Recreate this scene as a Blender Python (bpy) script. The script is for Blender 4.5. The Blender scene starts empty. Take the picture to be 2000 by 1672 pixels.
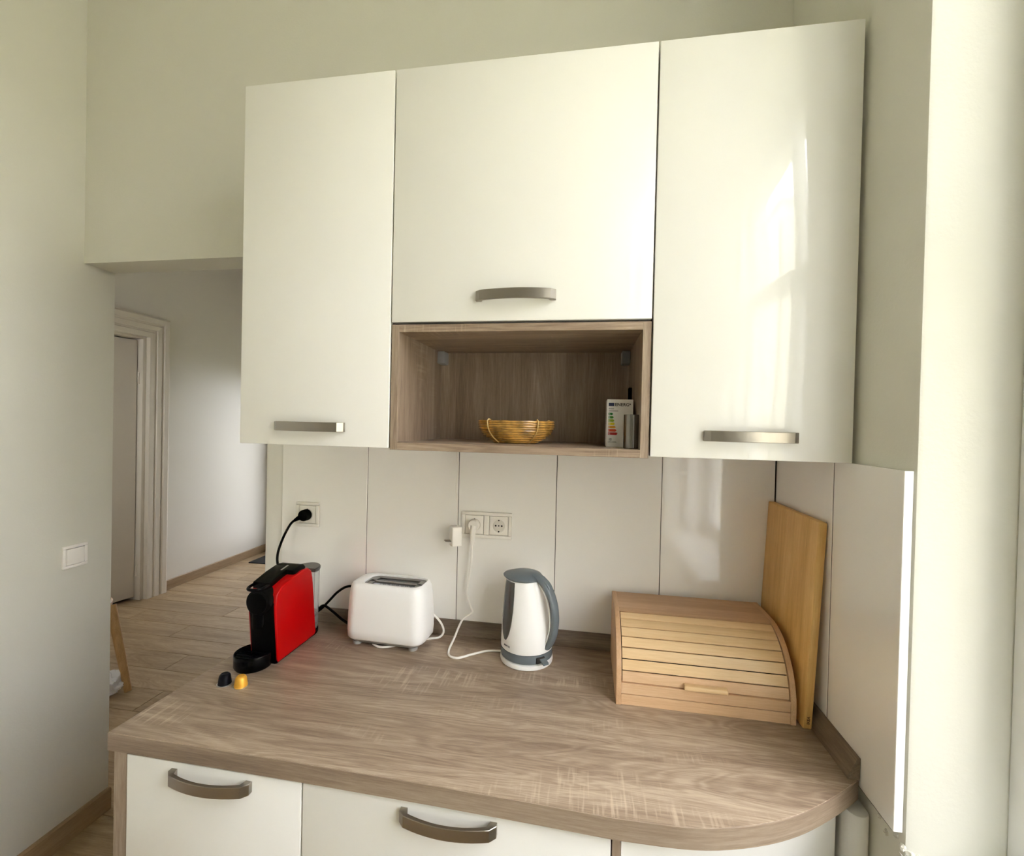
import bpy, bmesh, math, random
from mathutils import Vector, Matrix
random.seed(7)
S = bpy.context.scene
COL = S.collection
PI = math.pi

# ------------------------------------------------------------------ camera
def look_basis(yaw, pitch, roll):
    cy, sy = math.cos(yaw), math.sin(yaw)
    f = Vector((-sy * math.cos(pitch), cy * math.cos(pitch), math.sin(pitch)))
    r = Vector((cy, sy, 0)); u = r.cross(f)
    c, s = math.cos(roll), math.sin(roll)
    return c * r + s * u, -s * r + c * u, f
cam_data = bpy.data.cameras.new('camera')
cam = bpy.data.objects.new('camera', cam_data); COL.objects.link(cam)
_r, _u, _f = look_basis(0.1632, -0.0105, 0.0228)
_m = Matrix((_r, _u, -_f)).transposed().to_4x4(); _m.translation = Vector((0.8654, -1.3936, 1.5542))
cam.matrix_world = _m
cam_data.sensor_fit = 'HORIZONTAL'; cam_data.sensor_width = 36.0
cam_data.lens = 889.39 / 2000 * 36.0
cam_data.clip_start = 0.02
S.camera = cam

# ------------------------------------------------------------------ daylight and exposure
world = bpy.data.worlds.new('sky'); S.world = world; world.use_nodes = True
_bg = world.node_tree.nodes['Background']
_bg.inputs[0].default_value = (0.955, 0.975, 1.05, 1); _bg.inputs[1].default_value = 17.2
S.view_settings.view_transform = 'Standard'; S.view_settings.look = 'None'
S.view_settings.gamma = 1.0; S.view_settings.use_curve_mapping = False
S.view_settings.exposure = 0.0
S.cycles.use_denoising = True
S.cycles.max_bounces = 14; S.cycles.diffuse_bounces = 8; S.cycles.glossy_bounces = 6
S.cycles.sample_clamp_indirect = 12.0
def portal(name, loc, rot, sx, sy):
    l = bpy.data.lights.new(name, 'AREA'); l.shape = 'RECTANGLE'; l.size = sx; l.size_y = sy
    l.cycles.is_portal = True
    o = bpy.data.objects.new(name, l); COL.objects.link(o); o.location = loc; o.rotation_euler = rot
    return o
WY0, WY1, WZ0, WZ1 = -1.98, -0.535, 0.84, 2.93           # kitchen window opening
portal('daylight_portal', (1.80, (WY0 + WY1) / 2, (WZ0 + WZ1) / 2), (0, PI / 2, 0), WZ1 - WZ0, WY1 - WY0)
HX0, HX1, HZ1 = -2.68, -1.76, 2.12                        # glazed hall door
portal('hall_door_portal', ((HX0 + HX1) / 2, 3.60, HZ1 / 2), (-PI / 2, 0, 0), HX1 - HX0, HZ1)

portal('added_hall_window_portal', (-2.0, -0.06, 1.65), (PI / 2, 0, 0), 1.2, 1.5)  # portal of the unseen window added to light the hall

# ------------------------------------------------------------------ materials
def new_mat(name):
    m = bpy.data.materials.new(name); m.use_nodes = True
    return m, m.node_tree, m.node_tree.nodes['Principled BSDF']
def plain(name, col, rough=0.5, metal=0.0, coat=0.0, noise=0.0, nscale=30, bump=0.0, bscale=200, **kw):
    m, nt, b = new_mat(name)
    b.inputs['Base Color'].default_value = (*col, 1); b.inputs['Roughness'].default_value = rough
    b.inputs['Metallic'].default_value = metal; b.inputs['Coat Weight'].default_value = coat
    b.inputs['Coat Roughness'].default_value = kw.get('coat_rough', 0.04)
    if 'ior' in kw: b.inputs['IOR'].default_value = kw['ior']
    if 'trans' in kw: b.inputs['Transmission Weight'].default_value = kw['trans']
    if 'emit' in kw:
        b.inputs['Emission Color'].default_value = (*col, 1); b.inputs['Emission Strength'].default_value = kw['emit']
    tc = nt.nodes.new('ShaderNodeTexCoord')
    if noise:
        n = nt.nodes.new('ShaderNodeTexNoise'); n.inputs['Scale'].default_value = nscale; n.inputs['Detail'].default_value = 5
        nt.links.new(tc.outputs['Object'], n.inputs['Vector'])
        r = nt.nodes.new('ShaderNodeValToRGB')
        r.color_ramp.elements[0].position = 0.3; r.color_ramp.elements[1].position = 0.7
        r.color_ramp.elements[0].color = (*[c * (1 - noise) for c in col], 1)
        r.color_ramp.elements[1].color = (*[min(1, c * (1 + noise)) for c in col], 1)
        nt.links.new(n.outputs['Fac'], r.inputs['Fac']); nt.links.new(r.outputs['Color'], b.inputs['Base Color'])
    if bump:
        n = nt.nodes.new('ShaderNodeTexNoise'); n.inputs['Scale'].default_value = bscale; n.inputs['Detail'].default_value = 4
        nt.links.new(tc.outputs['Object'], n.inputs['Vector'])
        bp = nt.nodes.new('ShaderNodeBump'); bp.inputs['Strength'].default_value = bump; bp.inputs['Distance'].default_value = kw.get('bdist', 0.002)
        nt.links.new(n.outputs['Fac'], bp.inputs['Height']); nt.links.new(bp.outputs['Normal'], b.inputs['Normal'])
    return m
def wood(name, dark, mid, light, axis=0, figure=1.0, fine=1.0, saw=0.0, rough=0.5, seed=0.0, per_object=0.0, cathedral=0.55, coords='Object'):
    """long grain along the object axis given, soft cathedral figure, fine pores, optional light saw marks across the grain"""
    m, nt, b = new_mat(name); N = nt.nodes.new; L = nt.links.new
    b.inputs['Roughness'].default_value = rough
    tc = N('ShaderNodeTexCoord'); add = N('ShaderNodeVectorMath'); add.operation = 'ADD'
    L(tc.outputs[coords], add.inputs[0]); add.inputs[1].default_value = (seed * 3.7, seed * 1.3, seed * 2.1)
    if per_object:
        oi = N('ShaderNodeObjectInfo'); sc = N('ShaderNodeVectorMath'); sc.operation = 'SCALE'
        cx = N('ShaderNodeCombineXYZ')
        for i in range(3): L(oi.outputs['Random'], cx.inputs[i])
        L(cx.outputs[0], sc.inputs[0]); sc.inputs['Scale'].default_value = 19.0
        a2 = N('ShaderNodeVectorMath'); a2.operation = 'ADD'; L(add.outputs[0], a2.inputs[0]); L(sc.outputs[0], a2.inputs[1]); add = a2
    def stretched(along, across):
        mp = N('ShaderNodeMapping'); s = [across] * 3; s[axis] = along
        mp.inputs['Scale'].default_value = s; L(add.outputs[0], mp.inputs['Vector']); return mp
    def noise(vec, scale, detail, dist=0.0, rough_=0.55):
        n = N('ShaderNodeTexNoise'); n.inputs['Scale'].default_value = scale; n.inputs['Detail'].default_value = detail
        n.inputs['Distortion'].default_value = dist; n.inputs['Roughness'].default_value = rough_; L(vec.outputs[0], n.inputs['Vector']); return n
    def math_(op, a, bb):
        x = N('ShaderNodeMath'); x.operation = op
        for i, v in enumerate((a, bb)):
            if isinstance(v, (int, float)): x.inputs[i].default_value = v
            else: L(v, x.inputs[i])
        return x.outputs[0]
    big = noise(stretched(0.9, 7.0), 1.0 * figure, 3, 1.2)
    rings = math_('SINE', math_('MULTIPLY', big.outputs['Fac'], 125.0), 0)
    mid_n = noise(stretched(2.6, 52.0), 1.0, 6, 0.25)
    fine_n = noise(stretched(16.0, 330.0), 1.0 * fine, 6, 0.0, 0.78)
    v = math_('ADD', math_('MULTIPLY', rings, 0.050 * cathedral), math_('MULTIPLY', mid_n.outputs['Fac'], 0.40))
    v = math_('ADD', v, math_('MULTIPLY', fine_n.outputs['Fac'], 0.56))
    v = math_('ADD', v, math_('MULTIPLY', math_('SUBTRACT', big.outputs['Fac'], 0.5), 0.5))
    ramp = N('ShaderNodeValToRGB'); e = ramp.color_ramp.elements
    e[0].position = 0.30; e[0].color = (*dark, 1); e[1].position = 0.66; e[1].color = (*light, 1)
    k = e.new(0.48); k.color = (*mid, 1)
    L(v, ramp.inputs['Fac']); col = ramp.outputs['Color']
    if saw:
        mp = N('ShaderNodeMapping'); s = [11.0] * 3; s[axis] = 150.0; mp.inputs['Scale'].default_value = s; L(add.outputs[0], mp.inputs['Vector'])
        sn = noise(mp, 1.0, 2); gate = noise(stretched(3.0, 7.5), 1.0, 2)
        r1 = N('ShaderNodeValToRGB'); r1.color_ramp.elements[0].position = 0.53; r1.color_ramp.elements[1].position = 0.66
        r2 = N('ShaderNodeValToRGB'); r2.color_ramp.elements[0].position = 0.56; r2.color_ramp.elements[1].position = 0.70
        L(sn.outputs['Fac'], r1.inputs['Fac']); L(gate.outputs['Fac'], r2.inputs['Fac'])
        f = math_('MULTIPLY', math_('MULTIPLY', r1.outputs['Color'], r2.outputs['Color']), saw)
        mx = N('ShaderNodeMix'); mx.data_type = 'RGBA'; L(f, mx.inputs[0]); L(col, mx.inputs[6]); mx.inputs[7].default_value = (*[min(1, c * 1.25) for c in light], 1)
        col = mx.outputs[2]
    if per_object:
        hs = N('ShaderNodeHueSaturation'); mr = N('ShaderNodeMapRange'); mr.inputs['To Min'].default_value = 1 - per_object; mr.inputs['To Max'].default_value = 1 + per_object
        L(oi.outputs['Random'], mr.inputs['Value']); L(mr.outputs['Result'], hs.inputs['Value']); L(col, hs.inputs['Color']); col = hs.outputs['Color']
    L(col, b.inputs['Base Color'])
    bp = N('ShaderNodeBump'); bp.inputs['Strength'].default_value = 0.25; bp.inputs['Distance'].default_value = 0.0006
    L(fine_n.outputs['Fac'], bp.inputs['Height']); L(bp.outputs['Normal'], b.inputs['Normal'])
    return m

M = {}
M['wall'] = plain('wall_paint', (0.715, 0.705, 0.625), 0.75, bump=0.25, bscale=160, bdist=0.0012)
M['hall_wall'] = plain('hall_wall_paint', (0.70, 0.665, 0.60), 0.42, bump=0.12, bscale=40, bdist=0.002)
M['plaster'] = plain('rough_plaster', (0.72, 0.70, 0.63), 0.9, noise=0.1, nscale=40, bump=0.7, bscale=60, bdist=0.006)
M['ceiling'] = plain('ceiling_paint', (0.85, 0.84, 0.80), 0.8)
M['door'] = plain('cream_gloss_lacquer', (0.87, 0.86, 0.81), 0.30, coat=1.0, coat_rough=0.03)
M['carcass'] = plain('white_board', (0.80, 0.79, 0.75), 0.45)
M['carcass_dark'] = plain('shadow_board', (0.30, 0.28, 0.25), 0.6)
M['tile'] = plain('gloss_wall_tile', (0.915, 0.90, 0.87), 0.12, coat=1.0, coat_rough=0.02)
M['tile_edge'] = plain('white_edge_paint', (0.80, 0.785, 0.74), 0.5)
M['grout'] = plain('grout', (0.10, 0.09, 0.08), 0.9)
SON = ((0.205, 0.142, 0.096), (0.325, 0.240, 0.170), (0.475, 0.375, 0.275))
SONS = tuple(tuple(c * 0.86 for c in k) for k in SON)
M['oak_x'] = wood('oak_decor_along_x', *SON, axis=0, saw=0.55, rough=0.42, cathedral=1.0, seed=5.1)
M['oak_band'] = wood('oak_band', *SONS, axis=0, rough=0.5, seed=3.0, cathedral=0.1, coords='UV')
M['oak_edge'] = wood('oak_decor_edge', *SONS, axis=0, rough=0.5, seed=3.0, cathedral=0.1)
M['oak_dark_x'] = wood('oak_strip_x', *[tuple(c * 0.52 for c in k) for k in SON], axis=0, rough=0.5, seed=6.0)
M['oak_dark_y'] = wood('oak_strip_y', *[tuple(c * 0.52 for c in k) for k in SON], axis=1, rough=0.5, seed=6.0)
M['oak_y'] = wood('oak_decor_along_y', *SON, axis=1, rough=0.5, seed=4.0, saw=0.3)
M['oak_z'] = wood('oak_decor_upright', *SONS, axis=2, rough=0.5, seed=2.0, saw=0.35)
M['floor'] = wood('floor_plank_decor', (0.25, 0.165, 0.085), (0.36, 0.255, 0.145), (0.47, 0.35, 0.215), axis=0, rough=0.4, per_object=0.09, cathedral=0.8)
M['skirt'] = wood('skirting_wood', (0.22, 0.145, 0.075), (0.30, 0.205, 0.115), (0.37, 0.265, 0.16), axis=1, rough=0.45)
M['beech'] = wood('beech', (0.60, 0.37, 0.20), (0.70, 0.46, 0.27), (0.78, 0.55, 0.35), axis=0, rough=0.5, cathedral=0.35)
M['beech_y'] = wood('beech_sides', (0.52, 0.31, 0.165), (0.62, 0.395, 0.225), (0.72, 0.49, 0.30), axis=1, rough=0.5, cathedral=0.3)
M['beech_dark'] = wood('beech_top', (0.46, 0.275, 0.15), (0.56, 0.35, 0.20), (0.66, 0.44, 0.265), axis=0, rough=0.5, cathedral=0.3)
M['slat'] = wood('beech_slat_highlit', (0.72, 0.49, 0.255), (0.81, 0.58, 0.325), (0.88, 0.67, 0.41), axis=0, rough=0.36, per_object=0.06, cathedral=0.3)  # slats lighter and yellower: their highlight is put into the wood colour
M['bamboo'] = wood('bamboo', (0.60, 0.33, 0.095), (0.75, 0.455, 0.155), (0.86, 0.57, 0.23), axis=2, rough=0.45, cathedral=0.15)
M['stool'] = wood('stool_wood', (0.30, 0.16, 0.05), (0.40, 0.23, 0.085), (0.50, 0.31, 0.13), axis=2, rough=0.5)
M['metal'] = plain('brushed_nickel', (0.36, 0.33, 0.285), 0.33, metal=1.0)
M['steel'] = plain('brushed_steel', (0.20, 0.19, 0.175), 0.2, metal=1.0)
M['bracket'] = plain('grey_plastic', (0.30, 0.31, 0.32), 0.45)
M['socket'] = plain('socket_plastic', (0.88, 0.85, 0.80), 0.3)
M['socket_in'] = plain('socket_recess', (0.70, 0.67, 0.62), 0.35)
M['hole'] = plain('dark_hole', (0.02, 0.018, 0.016), 0.8)
M['black'] = plain('black_plastic', (0.0015, 0.0015, 0.0016), 0.45, ior=1.12)
M['black_gloss'] = plain('black_gloss_plastic', (0.0015, 0.0015, 0.0016), 0.2, ior=1.2)
M['black_cord'] = plain('black_rubber', (0.003, 0.003, 0.003), 0.5, ior=1.2)
M['red'] = plain('red_gloss_plastic', (0.40, 0.0006, 0.0015), 0.32, coat=0.08, ior=1.25)
M['silver'] = plain('silver_inlay', (0.55, 0.55, 0.55), 0.3, metal=1.0)
M['tank'] = plain('clear_tank', (0.93, 0.94, 0.95), 0.10, trans=0.9, ior=1.2)
M['tank_lid'] = plain('smoked_lid', (0.07, 0.065, 0.06), 0.35)
M['white_plastic'] = plain('white_plastic', (0.92, 0.917, 0.915), 0.28)
M['white_cord'] = plain('white_rubber', (0.84, 0.81, 0.76), 0.45)
M['grey_base'] = plain('grey_base_plastic', (0.33, 0.32, 0.30), 0.5)
M['toast_metal'] = plain('toaster_metal', (0.30, 0.29, 0.28), 0.32, metal=0.9)
M['toast_dark'] = plain('toaster_inside', (0.025, 0.02, 0.018), 0.6)
M['slate'] = plain('slate_plastic', (0.145, 0.175, 0.195), 0.27)
M['window_smoke'] = plain('smoked_water_window', (0.075, 0.078, 0.07), 0.16)
M['gold'] = plain('gold_foil', (0.78, 0.40, 0.045), 0.42, metal=0.45)
M['capsule_black'] = plain('black_foil', (0.002, 0.002, 0.004), 0.4, ior=1.2)
M['foil'] = plain('foil_rim', (0.75, 0.72, 0.68), 0.3, metal=0.9)
M['rattan'] = plain('rattan', (0.46, 0.255, 0.06), 0.3, noise=0.6, nscale=38)
M['rattan_tie'] = plain('rattan_tie', (0.62, 0.42, 0.16), 0.4, noise=0.2)
M['carton'] = plain('white_carton', (0.82, 0.79, 0.77), 0.5)
M['eu_blue'] = plain('label_blue', (0.02, 0.03, 0.09), 0.5)
M['ink'] = plain('label_ink', (0.03, 0.03, 0.04), 0.6)
M['fine_print'] = plain('fine_print', (0.26, 0.25, 0.26), 0.6, noise=0.7, nscale=900)
M['hall_door'] = plain('hall_door_paint', (0.58, 0.53, 0.45), 0.45)
M['casing'] = plain('casing_paint', (0.66, 0.605, 0.52), 0.42)
M['rubber_mat'] = plain('black_mat', (0.006, 0.006, 0.007), 0.95, bump=0.6, bscale=300)
M['cloth'] = plain('white_cloth', (0.78, 0.77, 0.76), 0.85)
M['window_paint'] = plain('window_paint', (0.80, 0.80, 0.78), 0.35)
M['burn'] = plain('branded_mark', (0.16, 0.07, 0.02), 0.7)
M['facade'] = plain('pale_facade', (0.62, 0.58, 0.48), 0.9, noise=0.06, nscale=0.5)
M['ground'] = plain('garden_ground', (0.33, 0.35, 0.12), 0.9, noise=0.3, nscale=0.6)
m, nt, b = new_mat('frosted_glass')
b.inputs['Transmission Weight'].default_value = 1.0; b.inputs['Roughness'].default_value = 0.25; b.inputs['IOR'].default_value = 1.05
b.inputs['Base Color'].default_value = (0.42, 0.42, 0.41, 1); M['frosted'] = m
m, nt, b = new_mat('window_glass')
b.inputs['Transmission Weight'].default_value = 1.0; b.inputs['Roughness'].default_value = 0.0; b.inputs['IOR'].default_value = 1.02
M['glass'] = m

# ------------------------------------------------------------------ mesh helpers
def BM(): return bmesh.new()
def box(bm, x0, x1, y0, y1, z0, z1, bev=0.0, seg=2):
    vs = [bm.verts.new((x, y, z)) for x in (x0, x1) for y in (y0, y1) for z in (z0, z1)]
    q = [(0, 1, 3, 2), (4, 6, 7, 5), (0, 4, 5, 1), (2, 3, 7, 6), (0, 2, 6, 4), (1, 5, 7, 3)]
    fs = [bm.faces.new([vs[i] for i in f]) for f in q]
    if bev:
        es = list({e for f in fs for e in f.edges})
        bmesh.ops.bevel(bm, geom=es, offset=bev, segments=seg, profile=0.5, affect='EDGES')
    return bm
def prism(bm, pts, lo, hi, axis=2, bev=0.0, seg=2):
    """extrude a closed 2-D outline along an axis; pts are the two other coordinates in axis order"""
    def P(p, h):
        c = list(p); c.insert(axis, h); return c
    a = [bm.verts.new(P(p, lo)) for p in pts]; c = [bm.verts.new(P(p, hi)) for p in pts]
    n = len(pts); fs = [bm.faces.new(a[::-1]), bm.faces.new(c)]
    for i in range(n): fs.append(bm.faces.new((a[i], a[(i + 1) % n], c[(i + 1) % n], c[i])))
    bmesh.ops.recalc_face_normals(bm, faces=fs)
    if bev:
        es = list(fs[0].edges) + list(fs[1].edges)
        bmesh.ops.bevel(bm, geom=es, offset=bev, segments=seg, profile=0.5, affect='EDGES')
    return bm
def loft(bm, rings, cap0=True, cap1=True, closed=False):
    R = [[bm.verts.new(p) for p in r] for r in rings]; n = len(R[0]); fs = []
    for k in range(len(R) - 1 + (1 if closed else 0)):
        A, B = R[k], R[(k + 1) % len(R)]
        for i in range(n): fs.append(bm.faces.new((A[i], A[(i + 1) % n], B[(i + 1) % n], B[i])))
    if not closed:
        if cap0: fs.append(bm.faces.new(R[0][::-1]))
        if cap1: fs.append(bm.faces.new(R[-1]))
    bmesh.ops.recalc_face_normals(bm, faces=fs)
    return bm
def lathe(bm, prof, c=(0, 0), n=40, cap0=True, cap1=True, axis=2):
    rings = []
    for r, z in prof:
        ring = []
        for i in range(n):
            a = 2 * PI * i / n; p = [c[0] + r * math.cos(a), c[1] + r * math.sin(a)]
            p.insert(axis, z); ring.append(p)
        rings.append(ring)
    return loft(bm, rings, cap0, cap1)
def catmull(pts, k=8, closed=False):
    P = [Vector(p) for p in pts]; out = []; n = len(P)
    rng = range(n) if closed else range(n - 1)
    for i in rng:
        if closed: p0, p1, p2, p3 = P[i - 1], P[i], P[(i + 1) % n], P[(i + 2) % n]
        else: p0, p1, p2, p3 = P[max(i - 1, 0)], P[i], P[i + 1], P[min(i + 2, n - 1)]
        for j in range(k):
            t = j / k
            out.append(0.5 * ((2 * p1) + (p2 - p0) * t + (2 * p0 - 5 * p1 + 4 * p2 - p3) * t * t + (3 * p1 - p0 - 3 * p2 + p3) * t ** 3))
    if not closed: out.append(P[-1])
    return out
def tube(bm, pts, r, n=10, closed=False):
    P = [Vector(p) for p in pts]; rings = []; up = Vector((0.13, 0.21, 0.97)); N = len(P)
    for i, p in enumerate(P):
        t = (P[(i + 1) % N] - P[i - 1]) if closed else (P[min(i + 1, N - 1)] - P[max(i - 1, 0)])
        t.normalize(); s = t.cross(up)
        if s.length < 0.05: s = t.cross(Vector((1, 0, 0)))
        s.normalize(); u = s.cross(t).normalized(); up = u
        rr = r[i] if isinstance(r, (list, tuple)) else r
        rings.append([p + rr * (math.cos(2 * PI * k / n) * s + math.sin(2 * PI * k / n) * u) for k in range(n)])
    return loft(bm, rings, closed=closed)
def rrect(hx, hy, r, cx=0, cy=0, n=6):
    out = []
    for sx, sy, a0 in ((1, 1, 0), (-1, 1, PI / 2), (-1, -1, PI), (1, -1, 1.5 * PI)):
        for i in range(n + 1):
            a = a0 + PI / 2 * i / n
            out.append((cx + sx * (hx - r) + r * math.cos(a), cy + sy * (hy - r) + r * math.sin(a)))
    return out
def to_obj(name, bm, mat, parent=None, smooth=35):
    """one mesh object; coordinates are given in the parent's space"""
    me = bpy.data.meshes.new(name); bm.to_mesh(me); bm.free()
    mats = mat if isinstance(mat, (list, tuple)) else [mat]
    for x in mats: me.materials.append(x)
    if smooth:
        me.polygons.foreach_set('use_smooth', [True] * len(me.polygons)); me.set_sharp_from_angle(angle=math.radians(smooth))
    o = bpy.data.objects.new(name, me); COL.objects.link(o)
    if parent is not None: o.parent = parent
    return o
def thing(name, label, cat, loc=(0, 0, 0), rz=0.0, group=None):
    o = bpy.data.objects.new(name, None); COL.objects.link(o); o.empty_display_size = 0.05
    o.location = loc; o.rotation_euler = (0, 0, rz); o['label'] = label; o['category'] = cat
    if group: o['group'] = group
    return o
def tag(o, label, cat, group=None):
    o['label'] = label; o['category'] = cat
    if group: o['group'] = group
    return o
def struct(name, bm, mat, parent=None, smooth=35):
    o = to_obj(name, bm, mat, parent, smooth)
    if parent is None: o['kind'] = 'structure'
    return o
def sh(bm, d):
    bmesh.ops.translate(bm, verts=bm.verts, vec=Vector(d)); return bm
def text(name, body, size, mat, parent, mtx, extrude=0.0002, bold=0.0):
    cu = bpy.data.curves.new(name, 'FONT'); cu.body = body; cu.size = size; cu.extrude = extrude; cu.offset = bold
    cu.resolution_u = 3
    t = bpy.data.objects.new(name + '_tmp', cu); COL.objects.link(t)
    dg = bpy.context.evaluated_depsgraph_get(); dg.update()
    me = bpy.data.meshes.new_from_object(t.evaluated_get(dg)); bpy.data.objects.remove(t)
    me.materials.clear(); me.materials.append(mat); me.transform(mtx)
    o = bpy.data.objects.new(name, me); COL.objects.link(o); o.parent = parent
    return o

# ------------------------------------------------------------------ room shell
WX = 1.394            # face of the right-hand wall tiles
WP = 1.409            # plaster of the right-hand wall
LX = -0.964           # left wall
CEIL = 3.15
b = BM(); box(b, -0.203, 1.85, 0.0, 0.112, 0, CEIL); box(b, LX, -0.203, 0.0, 0.112, 2.103, CEIL)
wall_back = struct('wall_back', b, M['wall'], smooth=None)
b = BM(); box(b, -1.114, LX, -3.6, 0.112, 0, CEIL, 0.003)
wall_left = struct('wall_left', b, M['wall'])
# right wall with window opening, deep reveal; outer faces plain
b = BM()
prism(b, [(WP, 0.0), (WP, WY1 + 0.008), (WP + 0.003, WY1 + 0.002), (WP + 0.010, WY1), (1.90, WY1), (1.90, 0.0)], 0, CEIL, axis=2)
prism(b, [(WP, -3.6), (WP, WY0 - 0.01), (WP + 0.01, WY0), (1.90, WY0), (1.90, -3.6)], 0, CEIL, axis=2)
box(b, WP, 1.90, WY0, WY1, WZ1, CEIL); box(b, WP, 1.90, WY0, WY1, 0, WZ0 - 0.03)
wall_right = struct('wall_right', b, M['wall'])
b = BM(); box(b, LX - 0.15, 1.90, -3.75, -3.6, 0, CEIL); struct('wall_behind', b, M['wall'], smooth=None)
b = BM(); box(b, -3.2, 1.95, -3.8, 3.8, CEIL, CEIL + 0.1); struct('ceiling', b, M['ceiling'], smooth=None)
b = BM(); box(b, -3.2, 1.95, -3.8, 3.8, -0.12, -0.006)
floor = struct('floor', b, M['grout'], smooth=None)
b = BM(); box(b, -1.0, 1.9, -3.6, -0.95, -0.006, 0.0); to_obj('floor_field', b, M['floor'], floor, None)
# planks running across, 18.2 cm wide, staggered; shared meshes
PW, PL = 0.1826, 1.20
def plank_mesh(x0, x1, y0, y1):
    g = 0.0016
    b = BM(); box(b, x0 + g, x1 - g, y0 + g, y1 - g, -0.006, 0.0, 0.001, 1)
    return to_obj('plank', b, M['floor'], floor, None)
row = -13
y = 1.359 - PW * 12
offs = [0.0, 0.45, 0.9, 0.25, 0.7, 1.1, 0.55]
k = 0
while y < 3.45:
    x = -3.1 + offs[k % 7] - PL
    xmax = 1.45 if y > 0.1 or True else 0
    while x < 1.4:
        a, c = max(x, -3.1), min(x + PL, 1.45 if y > 0.0 else 1.40)
        if y + PW < 0.02: a = max(a, LX)
        if c - a > 0.03: plank_mesh(a, c, max(y, -0.95), min(y + PW, 3.45))
        x += PL
    y += PW; k += 1

# wall tiles: tall glossy panels, 2 mm joints
def tile_part(x0, x1, y0, y1, z0, z1, parent):
    b = BM(); box(b, x0, x1, y0, y1, z0, z1, 0.0008, 1); return to_obj('wall_tile', b, M['tile'], parent)
TZ0, TZ1 = 0.80, 1.489
b = BM(); box(b, -0.2045, -0.1425, -0.004, 0.0, 0.0, TZ1 - 0.001, 0.003); struct('trim_1', b, M['tile_edge'])
PX0, TW = -0.141, 0.3066
b = BM(); box(b, PX0 + 0.002, WX, -0.0088, 0.0, TZ0, TZ1 - 0.002); to_obj('tile_grout', b, M['grout'], wall_back, None)
for i in range(5):
    tile_part(PX0 + TW * i + 0.001, PX0 + TW * (i + 1) - 0.001, -0.010, -0.003, TZ0, TZ1, wall_back)
b = BM(); box(b, WX + 0.0012, WP, -0.525, 0.0, 0.874, TZ1 - 0.002); to_obj('tile_grout', b, M['grout'], wall_right, None)
tile_part(WX, WX + 0.0145, -0.3085, -0.0105, 0.872, TZ1, wall_right)
tile_part(WX, WX + 0.0145, -0.531, -0.3125, 0.876, TZ1, wall_right)

# broken plaster under the tiles at the window corner
b = BM()
for (cx, cy, cz, s) in ((1.4105, -0.515, 0.862, .007), (1.4105, -0.529, 0.852, .006), (1.418, -0.534, 0.846, .006), (1.4105, -0.49, 0.842, .006), (1.43, -0.534, 0.843, .005), (1.4105, -0.47, 0.853, .005)):
    r = bmesh.ops.create_icosphere(b, subdivisions=2, radius=s, matrix=Matrix.Translation((cx, cy, cz)))
    for v in r['verts']: v.co += Vector((random.uniform(-.2, .2), random.uniform(-.2, .2), random.uniform(-.25, .25))) * s
to_obj('plaster_chips', b, M['plaster'], wall_right, None)['kind'] = 'stuff'
b = BM(); prism(b, [(1.398, 0.852), (1.4155, 0.815), (1.425, 0.822)], -0.545, -0.540, axis=1)
to_obj('torn_paper', b, M['carton'], wall_right, None)

# kitchen window (right of the frame): casing box, frame, sashes, glass, sill
win = struct('window_1', box(BM(), 1.555, 1.62, WY1 - 0.065, WY1 - 0.0005, WZ0, WZ1, 0.004), M['window_paint'])
def wpart(name, x0, x1, y0, y1, z0, z1, mat='window_paint', bev=0.002):
    b = BM(); box(b, x0, x1, y0, y1, z0, z1, bev); return to_obj(name, b, M[mat], win)
wpart('casing', 1.555, 1.62, WY0, WY0 + 0.065, WZ0, WZ1); wpart('casing', 1.555, 1.62, WY0 + .065, WY1 - .065, WZ1 - 0.03, WZ1)
XF = 1.70
fr = wpart('frame_side', XF, XF + 0.06, WY1 - 0.07, WY1 - 0.001, WZ0, WZ1); wpart('frame_side', XF, XF + 0.06, WY0, WY0 + 0.07, WZ0, WZ1)
wpart('frame_head', XF, XF + 0.06, WY0 + 0.07, WY1 - 0.07, WZ1 - 0.07, WZ1); wpart('frame_foot', XF, XF + 0.06, WY0 + 0.07, WY1 - 0.07, WZ0, WZ0 + 0.07)
ZT = 2.05; ym = -1.06
wpart('transom', XF - 0.01, XF + 0.06, WY0 + 0.07, WY1 - 0.07, ZT - 0.05, ZT + 0.05)
wpart('mullion', XF - 0.01, XF + 0.06, ym - 0.05, ym + 0.05, WZ0 + 0.07, ZT - 0.05); wpart('mullion', XF, XF + 0.06, ym - 0.03, ym + 0.03, ZT + 0.05, WZ1 - 0.07)
for (a, c) in ((WY0 + 0.07, ym - 0.05), (ym + 0.05, WY1 - 0.07)):
    wpart('pane', XF + 0.025, XF + 0.029, a, c, WZ0 + 0.07, ZT - 0.05, 'glass', 0)
    wpart('pane', XF + 0.025, XF + 0.029, a, c, ZT + 0.05, WZ1 - 0.07, 'glass', 0)
b = BM(); box(b, WP + 0.001, 1.90, WY0, WY1, WZ0 - 0.03, WZ0 - 0.001, 0.004); to_obj('window_sill', b, M['window_paint'], win)
b = BM(); box(b, 3.0, 40, -30, 30, -3.1, -3.0); struct('ground_outside', b, M['ground'], smooth=None)
b = BM(); box(b, 10.0, 16, -22, 3.0, -3.0, 3.2); box(b, 9.7, 16.2, -22.2, 3.2, 3.2, 3.5); struct('building_outside', b, M['facade'], smooth=None)
b = BM(); box(b, 6.2, 22, -16, -10, -3.0, 7.6); box(b, 6.0, 22.2, -16, -9.8, 7.6, 7.85); box(b, 2.2, 6.0, -16, -10.2, -3.0, 6.7); struct('building_outside', b, M['facade'], smooth=None)
b = BM(); box(b, -20, 20, 4.5, 40, -3.1, -3.0); struct('ground_outside', b, M['ground'], smooth=None)

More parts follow.
